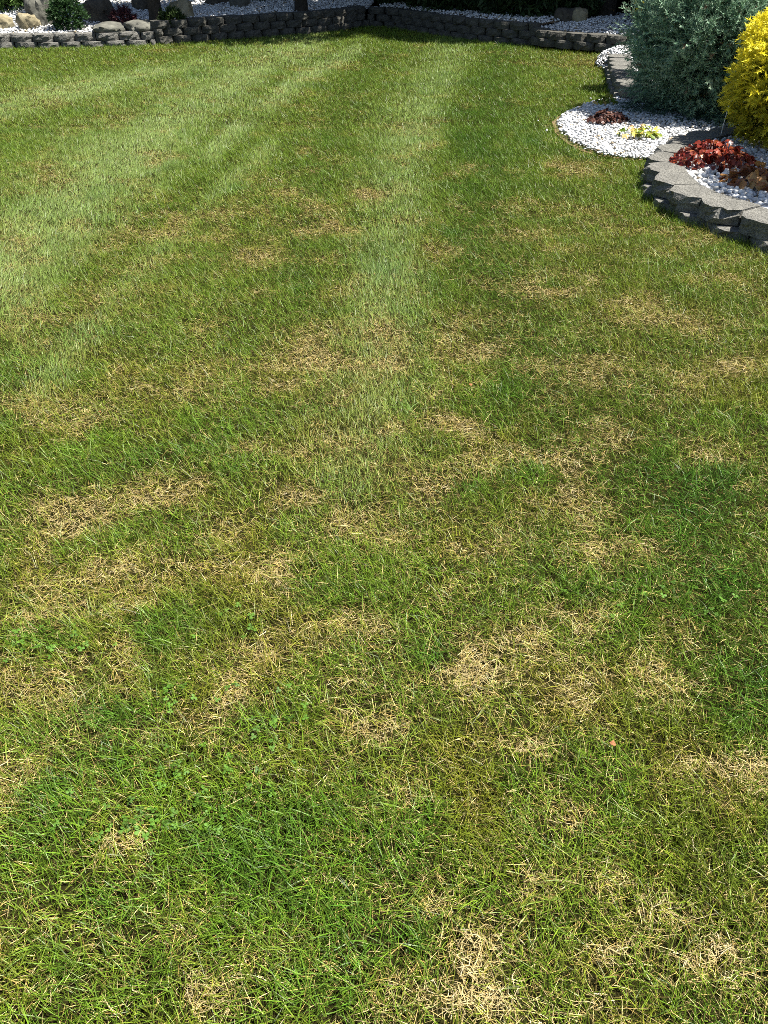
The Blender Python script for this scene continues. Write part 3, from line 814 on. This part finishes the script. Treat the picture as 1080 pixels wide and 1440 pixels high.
# ------------------------------------------------------------------ boulders of the rockery
def boulder(label, px, py, w, h, mat, seed, dep=.8, base=None, square=0.):
    """px,py: middle of the foot in the photograph; w,h metres"""
    z = .2
    for _ in range(3):
        p = P(px, py, z); z = left_z(p.x, p.y) if base is None else base
    bm = bmesh.new(); bmesh.ops.create_icosphere(bm, subdivisions=3, radius=1)
    off = Vector((seed * 3.1, seed * 1.7, seed * .9))
    for v in bm.verts:
        c = v.co.copy()
        m = max(abs(c.x), abs(c.y), abs(c.z)); c = c.lerp(c / m, .35 + square)
        d = 1 + .30 * mnoise.noise(c * 1.1 + off) + .20 * mnoise.noise(c * 2.7 + off) + .10 * mnoise.noise(c * 6 + off)
        c *= d
        v.co = Vector((c.x * w / 2, c.y * w / 2 * dep, c.z * h * .58 + h * .38))
    me = bpy.data.meshes.new('boulder'); bm.to_mesh(me); bm.free(); me.materials.append(mat)
    for q in me.polygons: q.use_smooth = (q.index * 7 + seed) % 3 != 0
    o = bpy.data.objects.new('boulder', me); COL.objects.link(o)
    o.location = (p.x, p.y + w * dep * .5, z - .02); o.rotation_euler.z = seed * .7
    return tag(o, label, 'boulder')
boulder('small tan boulder at the end of the sunlit gravel strip', 1, 41, .30, .22, M['rocktan'], 1)
boulder('pale rounded tan boulder lying in front of a taller block-shaped one', 37, 41, .38, .24, M['rocktan'], 2)
boulder('tall upright brownish boulder right behind the pale rounded one', 52, 37, .42, .40, M['rockgrey'], 3, square=.25)
boulder('large dark boulder behind the flat grey stone', 137, 33, .44, .36, M['rockbrown'], 4, square=.15)
boulder('low flat grey stone just above the wall beside the leafy bush', 150, 46, .50, .17, M['rockgrey'], 5)
boulder('wide low greenish-grey stone beside the ivy-footed trunk', 197, 43, .50, .17, M['rockgrey'], 6)
boulder('dark brown boulder behind the wide low stone', 198, 20, .34, .28, M['rockbrown'], 7, square=.2)
boulder('greenish tan boulder in the shaded gravel right of the ivy-footed trunk', 255, 30, .42, .28, M['rocktan'], 8)
boulder('dark flat stone on the shaded gravel slope', 305, 17, .42, .15, M['rockbrown'], 10)
boulder('grey boulder beside a small evergreen on the shaded gravel', 337, 23, .36, .22, M['rockgrey'], 11)
boulder('rounded brown boulder on the gravel mound at the back', 800, 33, .42, .22, M['rockbrown'], 12, base=.25)
boulder('small tan stone leaning on the boulder of the back gravel mound', 816, 34, .24, .22, M['rocktan'], 13, base=.25)

# ------------------------------------------------------------------ small plants in the rockery
def bush(name, label, px, py, rad, n, col, tip, seed, k=10, nl=.06, nw=.022, base=None, zc=None):
    rs = np.random.default_rng(seed)
    z = .2
    for _ in range(3):
        p = P(px, py, z); z = left_z(p.x, p.y) if base is None else base
    root = tag(empty(name, (p.x, p.y + rad[1] * .5, z)), label, 'plant')
    B, N, rr = crown_pts(n, rad, 12, rs, .3, .5, -.8)
    B[:, 2] += rad[2] * .85 if zc is None else zc
    D = nrm(N + np.array([0, 0, .4]) + rs.normal(0, .4, N.shape))
    v, f, c = sprays(B, D, rs.uniform(.05, .12, len(B)), k, nl, nw, np.tile(np.array(col), (len(B), 1)), rs, .8, .1, np.array(tip))
    mesh_np('foliage', v, f, M['foliage'], root, c)
    tube('stem', [(0, 0, -.02), (0, 0, rad[2] * 1.3)], [.015, .005], M['bark'], root, 5)
bush('leafy_bush', 'dark green leafy bush between the upright boulder and the flat stone', 95, 42, (.22, .18, .24), 380, (.018, .05, .013), (.05, .10, .03), 71)
bush('leafy_bush', 'ivy-like green plant climbing the foot of a tree trunk', 241, 38, (.15, .12, .10), 200, (.02, .04, .01), (.07, .11, .025), 72)
bush('dwarf_conifer', 'small dark evergreen between the boulders on the shaded gravel', 362, 18, (.30, .26, .30), 420, (.03, .06, .02), (.09, .15, .05), 73)
bush('spiky_plant', 'bluish spiky low plant next to the small evergreen', 392, 16, (.20, .18, .14), 160, (.06, .11, .09), (.2, .28, .2), 74, nl=.12, nw=.012)
bush('leafy_bush', 'small purple-leaved plant between the grey stones', 172, 36, (.17, .15, .11), 130, (.05, .015, .02), (.13, .05, .05), 75)
bush('weeping_shrub', 'bright green drooping shrub at the shaded end of the rockery', 4, 22, (.55, .5, .55), 700, (.05, .11, .02), (.16, .26, .06), 76, nl=.1, nw=.02)

# ------------------------------------------------------------------ trees with bare trunks
def broad_tree(label, px, py, r, hgt, crown, seed, base, off=(0, 0), zc=None):
    rs = np.random.default_rng(seed)
    p = P(px, py, base) if py is not None else Vector((px[0], px[1], base))
    if py is None: base = left_z(p.x, p.y)
    root = tag(empty('tree', (p.x, p.y, base - .03)), label, 'tree')
    path = [(math.sin(i * 1.3 + seed) * .04 * i / 3, math.cos(i * 1.7 + seed) * .04 * i / 3, hgt * .62 * i / 6) for i in range(7)]
    tube('trunk', path, [r * 1.35, r * 1.05, r, r * .92, r * .8, r * .65, r * .4], M['bark'], root, 12)
    top = Vector(path[4])
    for k in range(7):
        a = k * .9 + seed; e = Vector((off[0] + math.cos(a) * crown[0] * .75, off[1] + math.sin(a) * crown[1] * .75, (hgt * .75 if zc is None else zc) + (k % 3 - 1) * crown[2] * .4 - top.z))
        tube('limb', [top, top + e * .5 + Vector((0, 0, .15)), top + e], [r * .45, r * .28, r * .08], M['bark'], root, 6)
    B, N, rr = crown_pts(3600, crown, 26, rs, .25, .55, -1)
    keep = vnoise(B[:, 0] * 2.2 + 9, B[:, 1] * 2.2 + B[:, 2] * 1.7, seed) > .36
    B, N = B[keep], N[keep]
    B += np.array([off[0], off[1], hgt * .75 if zc is None else zc])
    D = nrm(N * .6 + rs.normal(0, .6, N.shape))
    v, f, c = sprays(B, D, rs.uniform(.15, .3, len(B)), 7, .12, .10, np.tile(np.array([.04, .085, .018]), (len(B), 1)), rs, .9, .2, np.array([.08, .14, .03]))
    mesh_np('crown', v, f, M['foliage'], root, c)
broad_tree('slim dark tree trunk with ivy at its foot behind the wall step', (-3.46, 14.14), None, .085, 4.2, (1.1, .95, .8), 3, .25, (.1, .95), 2.7)
broad_tree('dark trunk standing in the sunlit spot of gravel near the lawn corner', (-1.36, 15.42), None, .085, 5.0, (2.0, 1.75, 1.2), 5, .33, (.7, -.1), 3.2)
broad_tree('dark trunk rising from the shaded gravel mound at the back', 853, 26, .10, 6.0, (1.5, 1.3, 1.6), 8, .28, (.3, .6))

# ------------------------------------------------------------------ dark evergreens closing the garden
def evergreen(seed, rad, hgt):
    rs = np.random.default_rng(seed)
    root = empty('evergreen_tree', (0, 0, 0))
    n = 4200
    z = rs.random(n) ** 1.25
    prof = np.clip(np.minimum(1.0, .62 + z * 3) * (1 - z ** 1.7) + .03, 0, 1)
    a = rs.uniform(0, 2 * np.pi, n); rr = .45 + .55 * rs.random(n) ** .5
    lump = 1 + .13 * np.sin(a * 5 + z * 17 + seed) + .08 * np.sin(a * 9 - z * 31)
    q = prof * rr * lump
    B = np.stack([np.cos(a) * q * rad, np.sin(a) * q * rad, z * hgt], -1)
    D = nrm(np.stack([np.cos(a), np.sin(a), rs.normal(.1, .4, n)], -1) + rs.normal(0, .3, (n, 3)))
    col = mix(np.array([.012, .026, .010]), np.array([.032, .058, .018]), rs.random((n, 1)))
    v, f, c = sprays(B, D, rs.uniform(.14, .3, n), 9, .14, .06, col, rs, .8, .35, np.array([.05, .085, .025]))
    mesh_np('foliage', v, f, M['foliage'], root, c)
    tube('trunk', [(0, 0, -.05), (0, .02, hgt * .4), (0, 0, hgt * .92)], [.12, .08, .02], M['bark'], root, 8)
    return root
protos = [evergreen(91, 1.0, 5.5), evergreen(92, 1.0, 5.0)]
spots = [(.75, 17.2, .95, .8), (1.5, 15.9, .85, 1.0), (2.35, 15.05, .8, 1.0), (5.0, 13.6, .8, .9), (4.1, 14.9, .7, .9), (2.95, 14.75, .62, .9), (4.5, 13.5, .75, .9), (1.0, 16.4, .6, .6), (3.3, 16.2, 1.0, 1.1), (4.6, 15.6, 1.0, 1.15), (5.9, 14.3, 1.0, 1.0), (7.1, 13.4, 1.0, 1.0), (5.8, 16.6, 1.1, 1.2),
         (-.5, 18.8, 1.0, .9), (-1.8, 19.0, 1.0, .9), (-3.1, 18.8, 1.05, .85), (-4.4, 18.6, 1.05, .85), (-5.6, 18.2, 1.05, .8), (-6.8, 16.35, 1.0, .8), (-8.0, 16.0, 1.05, .85), (-6.4, 17.8, 1.0, .8), (-9.4, 17.2, 1.1, .85),
         (2.1, 17.9, 1.1, 1.1), (-2.4, 20.4, 1.2, 1.1), (-5, 20, 1.2, 1.1), (-7.6, 19.4, 1.2, 1.1), (.6, 19.8, 1.2, 1.2), (4.0, 18, 1.2, 1.2)]
used = [False, False]
for i, (x, y, s, hz) in enumerate(spots):
    k = i % 2; pr = protos[k]
    if not used[k]: o = pr; used[k] = True
    else:
        o = pr.copy(); COL.objects.link(o)
        for ch in [c for c in pr.children]:
            c = ch.copy(); COL.objects.link(c); c.parent = o
    o.location = (x, y, .12); o.rotation_euler.z = i * 1.9; o.scale = (s, s, hz)
    tag(o, 'dense dark evergreen tree forming the shadowy backdrop behind the beds', 'tree', 'dark evergreens behind the beds')

# ------------------------------------------------------------------ fallen leaves on the lawn
for (px, py, lab) in [(862, 1048, 'orange-brown fallen leaf lying on the lawn between two straw patches'), (660, 541, 'tan fallen leaf on the grass above a bare straw patch'), (142, 578, 'tiny rust-brown fallen leaf in the green grass')]:
    V, Fc = lobed_leaf(.009, px, 3)
    p = P(px, py, .03)
    o = mesh_py('fallen_leaf', V, Fc, M['deadleaf']); o.location = p; o.rotation_euler = (.3, -.35, px)
    tag(o, lab, 'leaf')
